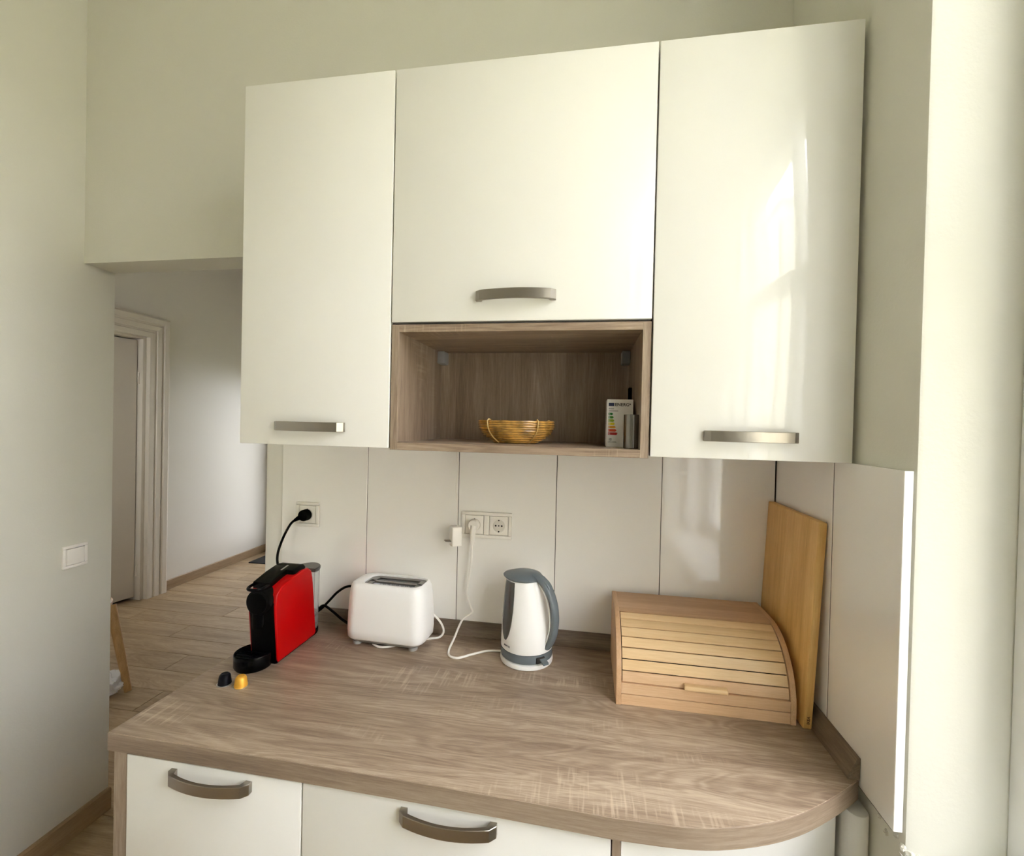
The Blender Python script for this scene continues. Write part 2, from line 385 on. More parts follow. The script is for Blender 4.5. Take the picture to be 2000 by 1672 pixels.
# ------------------------------------------------------------------ hall beyond the opening
HW = -2.80
b = BM(); box(b, -2.95, HW, 1.875, 3.55, 0, CEIL); box(b, -2.95, HW, 0.98, 1.875, 2.20, CEIL); box(b, -2.95, HW, -0.2, 0.98, 0, CEIL)
struct('wall_hall_left', b, M['hall_wall'], smooth=None)
b = BM(); box(b, HW, HX0 - 0.08, 3.40, 3.55, 0, CEIL); box(b, HX0 - 0.08, HX1 + 0.08, 3.40, 3.55, HZ1 + 0.06, CEIL); box(b, HX1 + 0.08, 1.6, 3.40, 3.55, 0, CEIL)
struct('wall_hall_end', b, M['hall_wall'], smooth=None)
b = BM(); box(b, -2.95, -2.6, -0.04, 0.112, 0, CEIL); box(b, -1.40, -1.114, -0.04, 0.112, 0, CEIL); box(b, -2.6, -1.40, -0.04, 0.112, 0, 0.9); box(b, -2.6, -1.40, -0.04, 0.112, 2.4, CEIL); struct('wall_hall_near', b, M['hall_wall'], smooth=None)  # near wall, with an opening added for the unseen window
b = BM(); box(b, 1.45, 1.60, 0.112, 3.40, 0, CEIL); struct('wall_hall_right', b, M['hall_wall'], smooth=None)
w2 = struct('added_hall_window', box(BM(), -2.6, -2.53, 0.0, 0.05, 0.9, 2.4, 0.002), M['window_paint'])  # unseen window, added to give the hall more even light
for nm, a in (('frame_side', (-1.47, -1.40, 0.0, 0.05, 0.9, 2.4)), ('frame_head', (-2.53, -1.47, 0.0, 0.05, 2.33, 2.4)), ('frame_foot', (-2.53, -1.47, 0.0, 0.05, 0.9, 0.97)), ('mullion', (-2.03, -1.97, 0.0, 0.05, 0.97, 2.33))):
    to_obj(nm, box(BM(), *a, 0.002), M['window_paint'], w2)
for a in ((-2.53, -2.03), (-1.97, -1.47)): to_obj('pane', box(BM(), a[0], a[1], 0.023, 0.027, 0.97, 2.33), M['frosted'], w2, None)
b = BM(); box(b, -4.6, -4.5, 0.4, 2.6, 0, CEIL); box(b, -4.5, -2.95, 0.3, 0.4, 0, CEIL); box(b, -4.5, -2.95, 2.5, 2.6, 0, CEIL); box(b, -4.6, -2.95, .3, 2.6, CEIL, CEIL + .1); box(b, -4.6, -3.2, .3, 2.6, -.12, 0)
struct('wall_side_room', b, M['hall_wall'], smooth=None)
def skirting(name, x, y0, y1, h=0.084, t=0.014, side=1):
    b = BM(); prism(b, [(x, 0), (x + side * t, 0), (x + side * t, h - 0.004), (x + side * (t - 0.005), h), (x, h)], y0, y1, axis=1)
    return struct(name, b, M['skirt'])
skirting('baseboard_left', LX, -3.6, 0.112); skirting('baseboard_hall', HW, 2.06, 3.40)
# door into the side room with a wide moulded casing
d1 = struct('door_1', prism(BM(), [(-2.845, 1.845), (-2.885, 1.845), (-3.06, 1.06), (-3.02, 1.05)], 0.03, 2.175, axis=2, bev=0.002), M['hall_door'])
def dpart(name, b, mat='casing', par=None): return to_obj(name, b, M[mat], par or d1)
CAS = [(HW, 1.885), (-2.762, 1.885), (-2.758, 1.90), (-2.758, 1.925), (-2.766, 1.93), (-2.766, 1.945), (-2.756, 1.95), (-2.752, 1.985), (-2.762, 1.99), (-2.762, 2.005), (-2.748, 2.01), (-2.744, 2.045), (-2.752, 2.057), (HW, 2.06)]
dpart('casing_side', loft(BM(), [[(x, yy, 0.0) for x, yy in CAS], [(x, yy, 2.205 + yy - 1.885) for x, yy in CAS]]))
CT = [(x, 2.205 + (yy - 1.885)) for x, yy in CAS]
b = loft(BM(), [[(x, 0.80, z) for x, z in CT], [(x, 1.885 + z - 2.205, z) for x, z in CT]]); dpart('casing_top', b)
dpart('jamb', box(BM(), -2.95, HW + 0.001, 1.855, 1.885, 0, 2.20, 0.002)); dpart('jamb_head', box(BM(), -2.95, HW + .001, 0.98, 1.855, 2.185, 2.205, 0.002))
for z in (0.25, 1.86):
    b = BM(); lathe(b, [(0.0075, z - 0.05), (0.0075, z + 0.05)], (-2.838, 1.852), 12); dpart('hinge', b, 'casing')
# glazed door at the far end of the hall
d2 = struct('door_2', box(BM(), HX0, HX0 + 0.13, 3.43, 3.475, 0.01, HZ1, 0.002), M['window_paint'])
for nm, a in (('stile', (HX1 - 0.13, HX1, 3.43, 3.475, 0.01, HZ1)), ('rail', (HX0 + 0.13, HX1 - 0.13, 3.43, 3.475, 0.01, 0.24)), ('rail', (HX0 + 0.13, HX1 - 0.13, 3.43, 3.475, HZ1 - 0.13, HZ1))):
    to_obj(nm, box(BM(), *a, 0.002), M['window_paint'], d2)
to_obj('pane', box(BM(), HX0 + 0.13, HX1 - 0.13, 3.448, 3.453, 0.24, HZ1 - 0.13), M['frosted'], d2, None)
for a in ((HX0 - 0.08, HX0, 3.375, 3.50, 0, HZ1 + 0.08), (HX1, HX1 + 0.08, 3.375, 3.50, 0, HZ1 + 0.08), (HX0, HX1, 3.375, 3.50, HZ1, HZ1 + 0.08)):
    to_obj('door_frame', box(BM(), *a, 0.004), M['window_paint'], d2)
for z in (0.19, 1.05):
    b = BM(); lathe(b, [(0.011, z - 0.05), (0.011, z + 0.05)], (HX0 - 0.005, 3.365), 12); box(b, HX0 - 0.05, HX0 + 0.04, 3.366, 3.376, z + 0.01, z + 0.05, 0.001); to_obj('hinge', b, M['casing'], d2)
b = BM(); prism(b, [(HX0 + .02, 2.93), (HX0 + 0.85, 2.93), (HX0 + 0.85, 3.33), (HX0 + .02, 3.33)], 0.0, 0.010, axis=2, bev=0.003)
tag(to_obj('door_mat', b, M['rubber_mat']), 'black rubber mat on the wooden hall floor before the far door', 'mat')

# stool in the hall, mostly behind the left wall, and a cloth beneath it
st = thing('stool', 'wooden stool with splayed tapered legs behind the end of the left wall', 'stool', (-1.925, 0.72, 0))
def leg(x0, y0, x1, y1):
    b = BM(); tube(b, [(x0, y0, 0.46), ((x0 + x1) / 2, (y0 + y1) / 2, 0.23), (x1, y1, 0.0)], [0.024, 0.022, 0.018], 12); to_obj('leg', b, M['stool'], st)
for sx in (-1, 1):
    for sy in (-1, 1): leg(sx * 0.125, sy * 0.08, sx * 0.283, sy * 0.05 + (0.0 if sy > 0 else -0.10))
b = BM(); lathe(b, [(0.14, 0.45), (0.148, 0.455), (0.150, 0.475), (0.143, 0.485)], n=36); to_obj('seat', b, M['stool'], st)
b = BM()
r = bmesh.ops.create_icosphere(b, subdivisions=4, radius=1.0)
for v in b.verts:
    n = v.co.copy(); w = 1 + 0.20 * math.sin(7 * n.x + 3 * n.y) * math.sin(6 * n.z + 4 * n.x) + 0.10 * math.sin(15 * n.y + 9 * n.z)
    v.co = Vector((n.x * 0.085 * w, n.y * 0.075 * w, max(0.0, (n.z * 0.5 + 0.45)) * 0.13 * w))
o = to_obj('cloth', b, M['cloth']); o.location = (-1.735, 0.715, 0.0)
tag(o, 'crumpled white cloth on the hall floor behind the stool leg', 'cloth')

# ------------------------------------------------------------------ handles
def handle_bm():
    """bow handle, flat 2.3 cm bar arching out from two square feet; outward is -y, centred on x"""
    H = 0.0915; outer, inner = [], []
    for i in range(17):
        x = -H + 2 * H * i / 16; outer.append((x * 0.88, -(0.0195 + 0.0115 * (1 - (x / H) ** 2))))
    for i in range(15):
        x = 0.074 - 0.148 * i / 14; inner.append((x, -(0.0125 + 0.0115 * (1 - (x / 0.074) ** 2))))
    pts = [(-H, 0), (-H, -0.009)] + outer + [(H, -0.009), (H, 0), (H - 0.013, 0)] + inner + [(-H + 0.013, 0)]
    b = BM(); prism(b, pts, -0.0112, 0.0112, axis=2, bev=0.0008, seg=1); return b
def handle(parent, x, y, z):
    b = sh(handle_bm(), (x, y, z)); return to_obj('handle', b, M['metal'], parent, 25)

# ------------------------------------------------------------------ wall cabinets
YD = -0.372; ZB, ZT_, ZM = 1.4875, 2.3821, 1.7864
def cabinet(label, x0, x1, z0, z1, hx, hz, ymax=-0.001):
    t = thing('wall_cabinet', label, 'cabinet', ((x0 + x1) / 2, 0, z0), group='glossy cream wall cabinets')
    w = (x1 - x0) / 2; h = z1 - z0; b = BM(); e = 0.0012
    T = 0.016
    box(b, -w + e, -w + T, YD + 0.022, -0.012, e, h - e); box(b, w - T, w - e, YD + 0.022, -0.012, e, h - e)
    box(b, -w + T, w - T, YD + 0.022, -0.012, e, T); box(b, -w + T, w - T, YD + 0.022, -0.012, h - T, h - e); box(b, -w + T, w - T, -0.018, -0.012, T, h - T)
    to_obj('carcass', b, M['carcass'], t, None)
    d = to_obj('door', box(BM(), -w + 0.0018, w - 0.0018, YD, YD + 0.019, 0.001, h, 0.0015, 2), M['door'], t)
    handle(d, hx - (x0 + x1) / 2, YD, hz - z0)
    return t
cabinet('tall cream gloss wall cabinet left of the open shelf', 0.0, 0.400, ZB, ZT_, 0.196, 1.535)
cabinet('wide cream gloss wall cabinet with flap above the open shelf', 0.4, 1.0, ZM, ZT_, 0.699, 1.842)
cabinet('tall cream gloss wall cabinet right of the open shelf beside the bare wall', 1.0, 1.399, ZB, ZT_, 1.2015, 1.537)

# open shelf between them
sf = thing('open_shelf', 'open oak shelf box between the cream wall cabinets', 'shelf', (0.7, 0, ZB - 0.003))
hh = ZM - ZB - 0.001; T = 0.018
FB = YD + 0.004
for s in (-1, 1):
    b = BM(); box(b, s * 0.2985 - (T if s > 0 else 0), s * 0.2985 + (0 if s > 0 else T), FB, -0.014, 0, hh, 0.0006, 1); to_obj('side_panel', b, M['oak_z'], sf)
b = BM(); box(b, -0.2985 + T, 0.2985 - T, FB, -0.014, 0.0, T, 0.0006, 1); to_obj('bottom_panel', b, M['oak_x'], sf)
b = BM(); box(b, -0.2985 + T, 0.2985 - T, FB, -0.014, hh - T, hh, 0.0006, 1); to_obj('top_panel', b, M['oak_x'], sf)
b = BM(); box(b, -0.2985 + T, 0.2985 - T, -0.047, -0.040, T, hh - T); to_obj('back_panel', b, M['oak_z'], sf, None)
for s in (-1, 1):
    b = BM(); box(b, s * 0.2685 - 0.0118, s * 0.2685 + 0.0118, -0.090, -0.0475, hh - T - 0.038, hh - T - 0.0005, 0.004); to_obj('hanging_bracket', b, M['bracket'], sf)
SZ = ZB - 0.003 + T            # top of the shelf board

# rattan bowl
bk = thing('basket', 'shallow round rattan bowl on the open oak shelf', 'basket', (0.681, -0.205, SZ))
NR = 10
for i in range(NR):
    t = i / (NR - 1); R = 0.058 + 0.0405 * (1 - (1 - t) ** 2.4) ; z = 0.0042 + t * 0.0515
    pts = []
    for a in range(40):
        an = 2 * PI * a / 40; rr = R + random.uniform(-0.0009, 0.0009); pts.append((rr * math.cos(an), rr * math.sin(an), z + random.uniform(-0.0006, 0.0006)))
    b = BM(); tube(b, pts, [0.0031 + random.uniform(-0.0006, 0.0003) for _ in pts], 7, closed=True); to_obj('coil', b, M['rattan'], bk)
b = BM(); lathe(b, [(0.056, 0.0015), (0.0565, 0.004), (0.03, 0.005)], n=32); to_obj('bowl_bottom', b, M['rattan'], bk)
for a in (-125, -50, 35, 145):
    an = math.radians(a); c, s = math.cos(an), math.sin(an); pts = []
    for t in (0.0, 0.2, 0.45, 0.7, 0.9, 1.0): 
        R = 0.058 + 0.0405 * (1 - (1 - t) ** 2.4) + 0.0050; pts.append((R * c, R * s, 0.003 + t * 0.054))
    pts += [(0.0985 * c, 0.0985 * s, 0.0615), (0.0925 * c, 0.0925 * s, 0.057)]
    b = BM(); tube(b, catmull(pts, 4), 0.0016, 6); to_obj('tie', b, M['rattan_tie'], bk)

# lamp carton with its energy label
bx = thing('light_bulb_box', 'white carton with coloured energy label at right end of open shelf', 'box', (0.9425, -0.235, SZ))
to_obj('carton', box(BM(), -0.0305, 0.031, -0.0335, 0.0335, 0, 0.115, 0.0006, 1), M['carton'], bx)
def flat(name, pts, mat):
    b = BM(); prism(b, pts, -0.0341, -0.0335, axis=1); return to_obj(name, b, mat, bx, None)
flat('label_flag', [(-0.0265, 0.0985), (-0.0135, 0.0985), (-0.0135, 0.1065), (-0.0265, 0.1065)], M['eu_blue'])
up = Matrix(((1, 0, 0), (0, 0, 1), (0, 1, 0))).to_4x4()
up = Matrix.Rotation(PI / 2, 4, 'X')
def btext(body, size, x, z, mat, bold=0.0): text('label_text', body, size, mat, bx, Matrix.Translation((x, -0.0342, z)) @ up, bold=bold)
btext('ENERG', 0.0108, -0.012, 0.0988, M['ink'], 0.0002); btext('\u2726', 0.006, 0.021, 0.1015, M['ink'])
for z_, w_ in ((0.0915, 0.0125), (0.0862, 0.0225)): flat('small_print', [(-0.0265, z_), (-0.0265 + w_, z_), (-0.0265 + w_, z_ + 0.0016), (-0.0265, z_ + 0.0016)], M['fine_print'])
for i, (c, w) in enumerate(zip([(0.01, 0.16, 0.03), (0.06, 0.27, 0.02), (0.33, 0.45, 0.02), (0.72, 0.60, 0.02), (0.75, 0.32, 0.02), (0.72, 0.07, 0.02), (0.55, 0.02, 0.02)], (11, 12.6, 14.2, 15.8, 17.8, 20, 22.4))):
    z = 0.0765 - i * 0.0079; w *= 0.001; m_ = plain('label_band', c, 0.55)
    flat('label_arrow', [(-0.0265, z), (-0.0265 + w - 0.003, z), (-0.0265 + w, z + 0.003), (-0.0265 + w - 0.003, z + 0.006), (-0.0265, z + 0.006)], m_)
    btext('ABCDEFG'[i], 0.0055, -0.0258, z + 0.0010, M['carton'])
btext('15', 0.0075, -0.0252, 0.0155, M['ink'], 0.0002); btext('kWh/1000h', 0.0042, -0.0265, 0.0105, M['ink'])

b = BM(); lathe(b, [(0.0170, 0), (0.0186, 0.001), (0.0186, 0.0770), (0.0178, 0.0775), (0.0160, 0.0770), (0.0160, 0.003)], n=36)
o = tag(to_obj('steel_cup', b, M['steel']), 'slim brushed steel cup in front of the lamp carton', 'cup'); o.location = (0.9665, -0.322, SZ)
b = BM(); lathe(b, [(0.0085, 0), (0.0090, 0.003), (0.0085, 0.11), (0.006, 0.122), (0.006, 0.150), (0.0045, 0.153)], n=20)
o = tag(to_obj('utensil', b, M['black']), 'thin black utensil standing up behind the lamp carton', 'utensil'); o.location = (0.9765, -0.150, SZ)

# ------------------------------------------------------------------ worktop and base units
CT_ = 0.890; CB = 0.851
edge = [(-0.106, -0.596), (0.122, -0.596), (0.347, -0.597), (0.60, -0.600), (0.80, -0.604), (0.93, -0.608), (1.00, -0.606)]
arc = [(1.00, -0.606), (1.058, -0.602), (1.118, -0.590), (1.185, -0.568), (1.242, -0.541), (1.290, -0.511), (1.335, -0.479), (1.372, -0.450), (1.3925, -0.432)]
arc = [tuple(v[:2]) for v in catmull([(x, y, 0) for x, y in arc], 3)]
outline = [(-0.090, -0.0105)] + [(-0.097, -0.3)] + edge[:-1] + arc + [(1.3925, -0.0105)]
wt = thing('worktop', 'oak-decor kitchen worktop with rounded right corner', 'worktop', (0.65, -0.3, CB))
def ws(p): return [(x - 0.65, y + 0.3) for x, y in p]
to_obj('slab', prism(BM(), ws(outline), 0.0, CT_ - CB, axis=2, bev=0.0012), M['oak_x'], wt, 30)
# thin edge band round the visible front and corner
fr_ = ws([(-0.106, -0.596)] + edge[1:-1] + arc)
b = BM(); rings = []
for i, p in enumerate(fr_):
    q = Vector(p); a = Vector(fr_[max(i - 1, 0)]); c = Vector(fr_[min(i + 1, len(fr_) - 1)]); t = (c - a).normalized(); n = Vector((t.y, -t.x))
    o1 = q + n * 0.0012; o0 = q - n * 0.0004
    rings.append([(o0.x, o0.y, 0.0012), (o1.x, o1.y, 0.0012), (o1.x, o1.y, CT_ - CB - 0.0015), (o0.x, o0.y, CT_ - CB - 0.0008)])
loft(b, rings); eb = to_obj('edge_band', b, M['oak_band'], wt, 30)
run = [0.0]
for i in range(1, len(fr_)): run.append(run[-1] + (Vector(fr_[i]) - Vector(fr_[i - 1])).length)
uv = eb.data.uv_layers.new(name='band')
for lp_ in eb.data.loops: uv.data[lp_.index].uv = (run[lp_.vertex_index // 4], eb.data.vertices[lp_.vertex_index].co.z)

# upstands (moulded strips where worktop meets tiles)
UP = [(0, 0), (0.021, 0), (0.021, 0.006), (0.006, 0.040), (0.003, 0.042), (0, 0.042)]
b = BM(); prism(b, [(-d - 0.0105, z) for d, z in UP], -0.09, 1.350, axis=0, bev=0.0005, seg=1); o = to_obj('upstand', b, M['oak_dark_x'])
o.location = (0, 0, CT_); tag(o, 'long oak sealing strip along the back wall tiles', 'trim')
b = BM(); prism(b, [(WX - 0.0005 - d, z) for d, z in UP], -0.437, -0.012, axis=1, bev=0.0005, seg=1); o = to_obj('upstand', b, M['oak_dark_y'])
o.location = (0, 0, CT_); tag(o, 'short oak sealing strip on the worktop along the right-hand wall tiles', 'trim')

YF = -0.594
def base_unit(label, x0, x1, hx, left_oak, fx0):
    t = thing('base_cabinet', label, 'cabinet', ((x0 + x1) / 2, -0.3, 0), group='cream base cabinets')
    c = (x0 + x1) / 2; L = lambda x: x - c; Y = lambda y: y + 0.3
    b = BM(); box(b, L(fx0) + 0.002, L(x1) - 0.002, Y(YF + 0.024), Y(-0.03), 0.10, CB - 0.001); to_obj('carcass', b, M['carcass_dark'], t, None)
    b = BM(); box(b, L(x0), L(x1), Y(YF + 0.06), Y(YF + 0.075), 0.0, 0.10); to_obj('plinth', b, M['oak_edge'], t, None)
    if left_oak:
        b = BM(); box(b, L(x0), L(fx0) - 0.001, Y(YF + 0.003), Y(-0.02), 0.0, CB - 0.0005, 0.0006, 1); to_obj('side_panel', b, M['oak_z'], t)
    d = to_obj('drawer_front', box(BM(), L(fx0) + 0.002, L(x1) - 0.0015, Y(YF), Y(YF + 0.019), 0.11, CB - 0.003, 0.0015), M['door'], t)
    if hx is not None: handle(d, L(hx), Y(YF), 0.8245)
    return t
base_unit('cream base cabinet with bow handle under left end of worktop', -0.097, 0.337, 0.138, True, -0.064)
base_unit('wide cream base cabinet with bow handle in the middle of the worktop', 0.337, 0.925, 0.632, False, 0.337)
t = thing('base_cabinet', 'angled cream corner cabinet under the rounded end of worktop', 'cabinet', (1.13, -0.3, 0), group='cream base cabinets')
b = BM(); box(b, 0.926 - 1.13, 0.940 - 1.13, YF + 0.302, 0.28, 0, CB - 0.0005, 0.0005, 1); to_obj('side_panel', b, M['oak_z'], t)
A = Vector((0.9415, -0.588)); B_ = Vector((1.360, -0.424)); dv = (B_ - A).normalized(); nv = Vector((-dv.y, dv.x)) * 0.019
q = [A, B_, B_ + nv, A + nv]; b = BM(); prism(b, [(p.x - 1.13, p.y + 0.3) for p in q], 0.11, CB - 0.003, axis=2, bev=0.001); to_obj('door', b, M['door'], t)
q = [A + nv * 1.2, B_ + nv * 1.2 , Vector((1.34, -0.03)), Vector((0.9415, -0.03))]; b = BM(); prism(b, [(p.x - 1.13, p.y + 0.3) for p in q], 0.0, CB - 0.001, axis=2); to_obj('carcass', b, M['carcass_dark'], t, None)
b = BM(); pts = [(1.367, -0.40)] + [(1.3865 + 0.0195 * math.cos(a), -0.440 + 0.0195 * math.sin(a)) for a in [PI + PI * i / 14 for i in range(15)]] + [(1.406, -0.40)]
prism(b, pts, 0.0, 0.838, axis=2, bev=0.004); tag(to_obj('corner_post', b, M['carcass']), 'rounded off-white filler post between corner cabinet and window wall', 'trim')

# ------------------------------------------------------------------ sockets and switch
def frame_face(par, x, z, y):
    """square bevelled frame with inset face, facing -y"""
    h = 0.0405
    for a in ((-h, h, 0.0300, h), (-h, h, -h, -0.0300), (-h, -0.0300, -0.0300, 0.0300), (0.0300, h, -0.0300, 0.0300)):
        to_obj('frame', box(BM(), x + a[0], x + a[1], y - 0.0095, y, z + a[2], z + a[3], 0.0022), M['socket'], par)
def insert(par, x, z, y, hole):
    b = BM(); box(b, x - 0.0287, x + 0.0287, y - 0.0075, y, z - 0.0287, z + 0.0287, 0.0010); 
    to_obj('face_plate', b, M['socket'], par)
    if hole:
        b = BM(); lathe(b, [(0.0215, y - 0.0078), (0.0200, y - 0.0083), (0.0192, y - 0.0078), (0.0186, y - 0.0073), (0.0, y - 0.0072)][:4], (x, z), 32, False, False, axis=1); to_obj('socket_rim', b, M['socket'], par)
        b = BM(); lathe(b, [(0.0190, y - 0.0070), (0.0186, y - 0.0082)], (x, z), 32, axis=1); to_obj('recess', b, M['socket_in'], par)
        for dx, dz, r in ((-0.0095, 0.0005, 0.0028), (0.0095, 0.0005, 0.0028), (0, 0.0005, 0.0022), (0, -0.0172, 0.0026), (0, 0.0172, 0.0022)):
            b = BM(); lathe(b, [(r, y - 0.0080), (r, y - 0.0086)], (x + dx, z + dz), 14, axis=1); to_obj('contact_hole', b, M['hole'], par)
TY = -0.0102
s1 = thing('socket', 'single white wall socket with black plug above red coffee machine', 'socket', (-0.041, TY, 1.237))
frame_face(s1, 0, 0, 0); insert(s1, 0, 0, 0, True)
s2 = thing('double_socket', 'double white wall socket above the kettle', 'socket', (0.566, TY, 1.2365))
frame_face(s2, -0.0385, 0, 0); frame_face(s2, 0.0385, 0, 0); insert(s2, -0.0385, 0, 0, True); insert(s2, 0.0385, 0, 0, True)
sw = thing('light_switch', 'white rocker light switch on the left wall', 'switch', (LX, -0.022, 1.037), rz=PI / 2)
frame_face(sw, 0, 0, 0)
to_obj('rocker', box(BM(), -0.0285, 0.0285, -0.011, 0, -0.0285, 0.0285, 0.002), M['socket'], sw)

# adapter hanging from a cable under the shelf
ad = thing('power_adapter', 'small white plug adapter hanging on a thin cable beside double socket', 'adapter', (0.4755, -0.045, 1.175), rz=math.radians(35))
to_obj('body', box(BM(), -0.016, 0.016, -0.017, 0.015, 0, 0.060, 0.004, 3), M['socket'], ad)
for d in (-0.006, 0.004):
    b = BM(); tube(b, [(-0.016, d, 0.016), (-0.027, d, 0.017), (-0.034, d, 0.018)], 0.0021, 8); to_obj('pin', b, M['metal'], ad)
b = BM(); tube(b, catmull([(0.004, 0, 0.058), (0.004, 0.0, 0.12), (0.000, 0.004, 0.18), (0.006, 0.006, 0.235), (0.000, 0.004, 0.275), (0.003, 0.0, 0.308)], 8), 0.0016, 8); to_obj('cable', b, M['white_cord'], ad)

# ------------------------------------------------------------------ coffee machine
cm = thing('coffee_machine', 'red and black capsule coffee machine at left end of worktop', 'coffee machine', (0.0175, -0.29, CT_))
Z = lambda z: z - CT_; Yc = lambda y: y + 0.29
prof = [(-0.288, 0.894), (-0.300, 1.015), (-0.303, 1.052), (-0.298, 1.080), (-0.280, 1.095), (-0.235, 1.106), (-0.19, 1.113), (-0.160, 1.111), (-0.143, 1.098), (-0.136, 1.075), (-0.115, 0.902), (-0.121, 0.894)]
prof = [(Yc(y), Z(z)) for y, z in prof]
to_obj('housing', prism(BM(), prof, -0.0420, 0.0420, axis=0, bev=0.0050, seg=4), M['red'], cm, 40)
b = BM(); prism(b, [(Yc(y), Z(z)) for y, z in ((-0.280, 0.892), (-0.2925, 0.892), (-0.3075, 1.06), (-0.285, 1.06))], -0.0345, 0.0365, axis=0, bev=0.002); to_obj('front_panel', b, M['black'], cm)
b = BM(); lathe(b, [(0.030, Yc(-0.265)), (0.0355, Yc(-0.27)), (0.0355, Yc(-0.312)), (0.034, Yc(-0.317)), (0.031, Yc(-0.319))], (-0.001, Z(1.0625)), 44, axis=1); hd = to_obj('brew_head', b, M['black_gloss'], cm)
b = BM(); lathe(b, [(0.0285, Yc(-0.3185)), (0.0285, Yc(-0.3205)), (0.027, Yc(-0.3212))], (-0.001, Z(1.0625)), 40, axis=1); to_obj('front_disc', b, M['black'], hd)
b = BM(); lathe(b, [(0.012, Z(0.995)), (0.013, Z(1.0)), (0.013, Z(1.035))], (-0.004, Yc(-0.311)), 20); to_obj('spout', b, M['black'], cm)
to_obj('base', box(BM(), -0.039, 0.039, Yc(-0.292), Yc(-0.122), 0.001, 0.010, 0.003), M['black'], cm)
# drip cup
b = BM(); lathe(b, [(0.036, 0.001), (0.044, 0.002), (0.0475, 0.008), (0.0475, 0.038), (0.0468, 0.0395), (0.0452, 0.0385), (0.0445, 0.020), (0.020, 0.018)], (-0.0165, -0.018), 44); dc = to_obj('drip_tray', b, M['black_gloss'], cm)
b = BM()
for i in range(-3, 4): w = math.sqrt(max(0, 0.0435 ** 2 - (i * 0.011) ** 2)); box(b, -0.0165 - w, -0.0165 + w, i * 0.011 - 0.021, i * 0.011 - 0.015, 0.029, 0.031)
to_obj('grid', b, M['black'], dc, None)
# lever
lp = [(-0.318, 1.0905), (-0.290, 1.1075), (-0.24, 1.120), (-0.20, 1.126), (-0.185, 1.127), (-0.185, 1.1115), (-0.20, 1.109), (-0.24, 1.099), (-0.290, 1.091), (-0.318, 1.083)]
lv = to_obj('lever', prism(BM(), [(Yc(y), Z(z)) for y, z in lp[1:-1]], -0.0385, 0.0135, axis=0, bev=0.003, seg=3), M['black_gloss'], cm)
b = BM(); tube(b, catmull([(-0.034, Yc(-0.288), Z(1.1015)), (-0.034, Yc(-0.308), Z(1.0995)), (-0.024, Yc(-0.322), Z(1.0985)), (-0.001, Yc(-0.322), Z(1.0985)), (0.009, Yc(-0.308), Z(1.0995)), (0.009, Yc(-0.288), Z(1.1015))], 6), 0.0042, 10); to_obj('finger_loop', b, M['black_gloss'], lv)
b = BM(); prism(b, [(Yc(y), Z(z)) for y, z in ((-0.222, 1.1225), (-0.19, 1.1275), (-0.172, 1.125), (-0.163, 1.1165), (-0.168, 1.100), (-0.215, 1.094))], -0.0390, 0.0360, axis=0, bev=0.005, seg=3); to_obj('lever_hinge', b, M['black'], cm)
b = BM(); prism(b, [(Yc(y), Z(z)) for y, z in ((-0.226, 1.1218), (-0.196, 1.1265), (-0.196, 1.1275), (-0.226, 1.1228))], -0.002, 0.003, axis=0); to_obj('silver_inlay', b, M['silver'], cm, None)
# water tank: clear D-shaped tank behind, smoked lid
def tank_ring(k, z, dx=0.0): return [(0.0035 + 0.0375 * k * math.cos(a), Yc(-0.117) + 0.050 * k * max(math.sin(a), -0.15), z) for a in [2 * PI * i / 36 for i in range(36)]]
b = BM(); loft(b, [tank_ring(0.90, 0.016), tank_ring(0.93, 0.020), tank_ring(1.0, 0.195), tank_ring(0.955, 0.195), tank_ring(0.90, 0.024)]); tk = to_obj('water_tank', b, M['tank'], cm)
b = BM(); loft(b, [tank_ring(0.98, 0.196), tank_ring(1.05, 0.198), tank_ring(1.05, 0.204), tank_ring(0.98, 0.207)]); to_obj('tank_lid', b, M['tank_lid'], cm)
b = BM(); loft(b, [tank_ring(0.92, 0.001), tank_ring(0.95, 0.003), tank_ring(0.95, 0.014), tank_ring(0.90, 0.016)]); to_obj('tank_foot', b, M['black'], cm)
# cord: plug at the socket, drop behind the machine, loop towards the toaster
W3 = lambda x, y, z: (x - 0.0175, y + 0.29, z - CT_)
b = BM(); lathe(b, [(0.0140, TY - 0.0095), (0.0185, TY - 0.012), (0.0185, TY - 0.030), (0.0165, TY - 0.034)], (0, 0), 30, axis=1)
sh(b, (-0.041 - 0.0175, 0.29, 1.237 - CT_)); pg = to_obj('plug', b, M['black'], cm)
b = BM(); tube(b, [W3(-0.052, -0.034, 1.232), W3(-0.063, -0.036, 1.226), W3(-0.074, -0.037, 1.219)], [0.009, 0.007, 0.0048], 12); to_obj('cord_sleeve', b, M['black'], pg)
cp = [(-0.070, -0.037, 1.222), (-0.088, -0.039, 1.205), (-0.112, -0.042, 1.158), (-0.127, -0.046, 1.105), (-0.120, -0.050, 1.065), (-0.098, -0.050, 1.03), (-0.080, -0.050, 0.99), (-0.062, -0.052, 0.93), (-0.02, -0.044, 0.908), (0.025, -0.042, 0.935), (0.058, -0.042, 0.968), (0.085, -0.040, 0.997), (0.117, -0.038, 1.017), (0.150, -0.036, 1.016), (0.190, -0.034, 0.99), (0.218, -0.030, 0.94), (0.190, -0.040, 0.905), (0.145, -0.046, 0.8985), (0.110, -0.048, 0.912), (0.075, -0.050, 0.938), (0.046, -0.052, 0.955), (0.030, -0.056, 0.945)]
b = BM(); tube(b, catmull([W3(*p) for p in cp], 8), 0.0040, 10); to_obj('power_cord', b, M['black_cord'], cm)

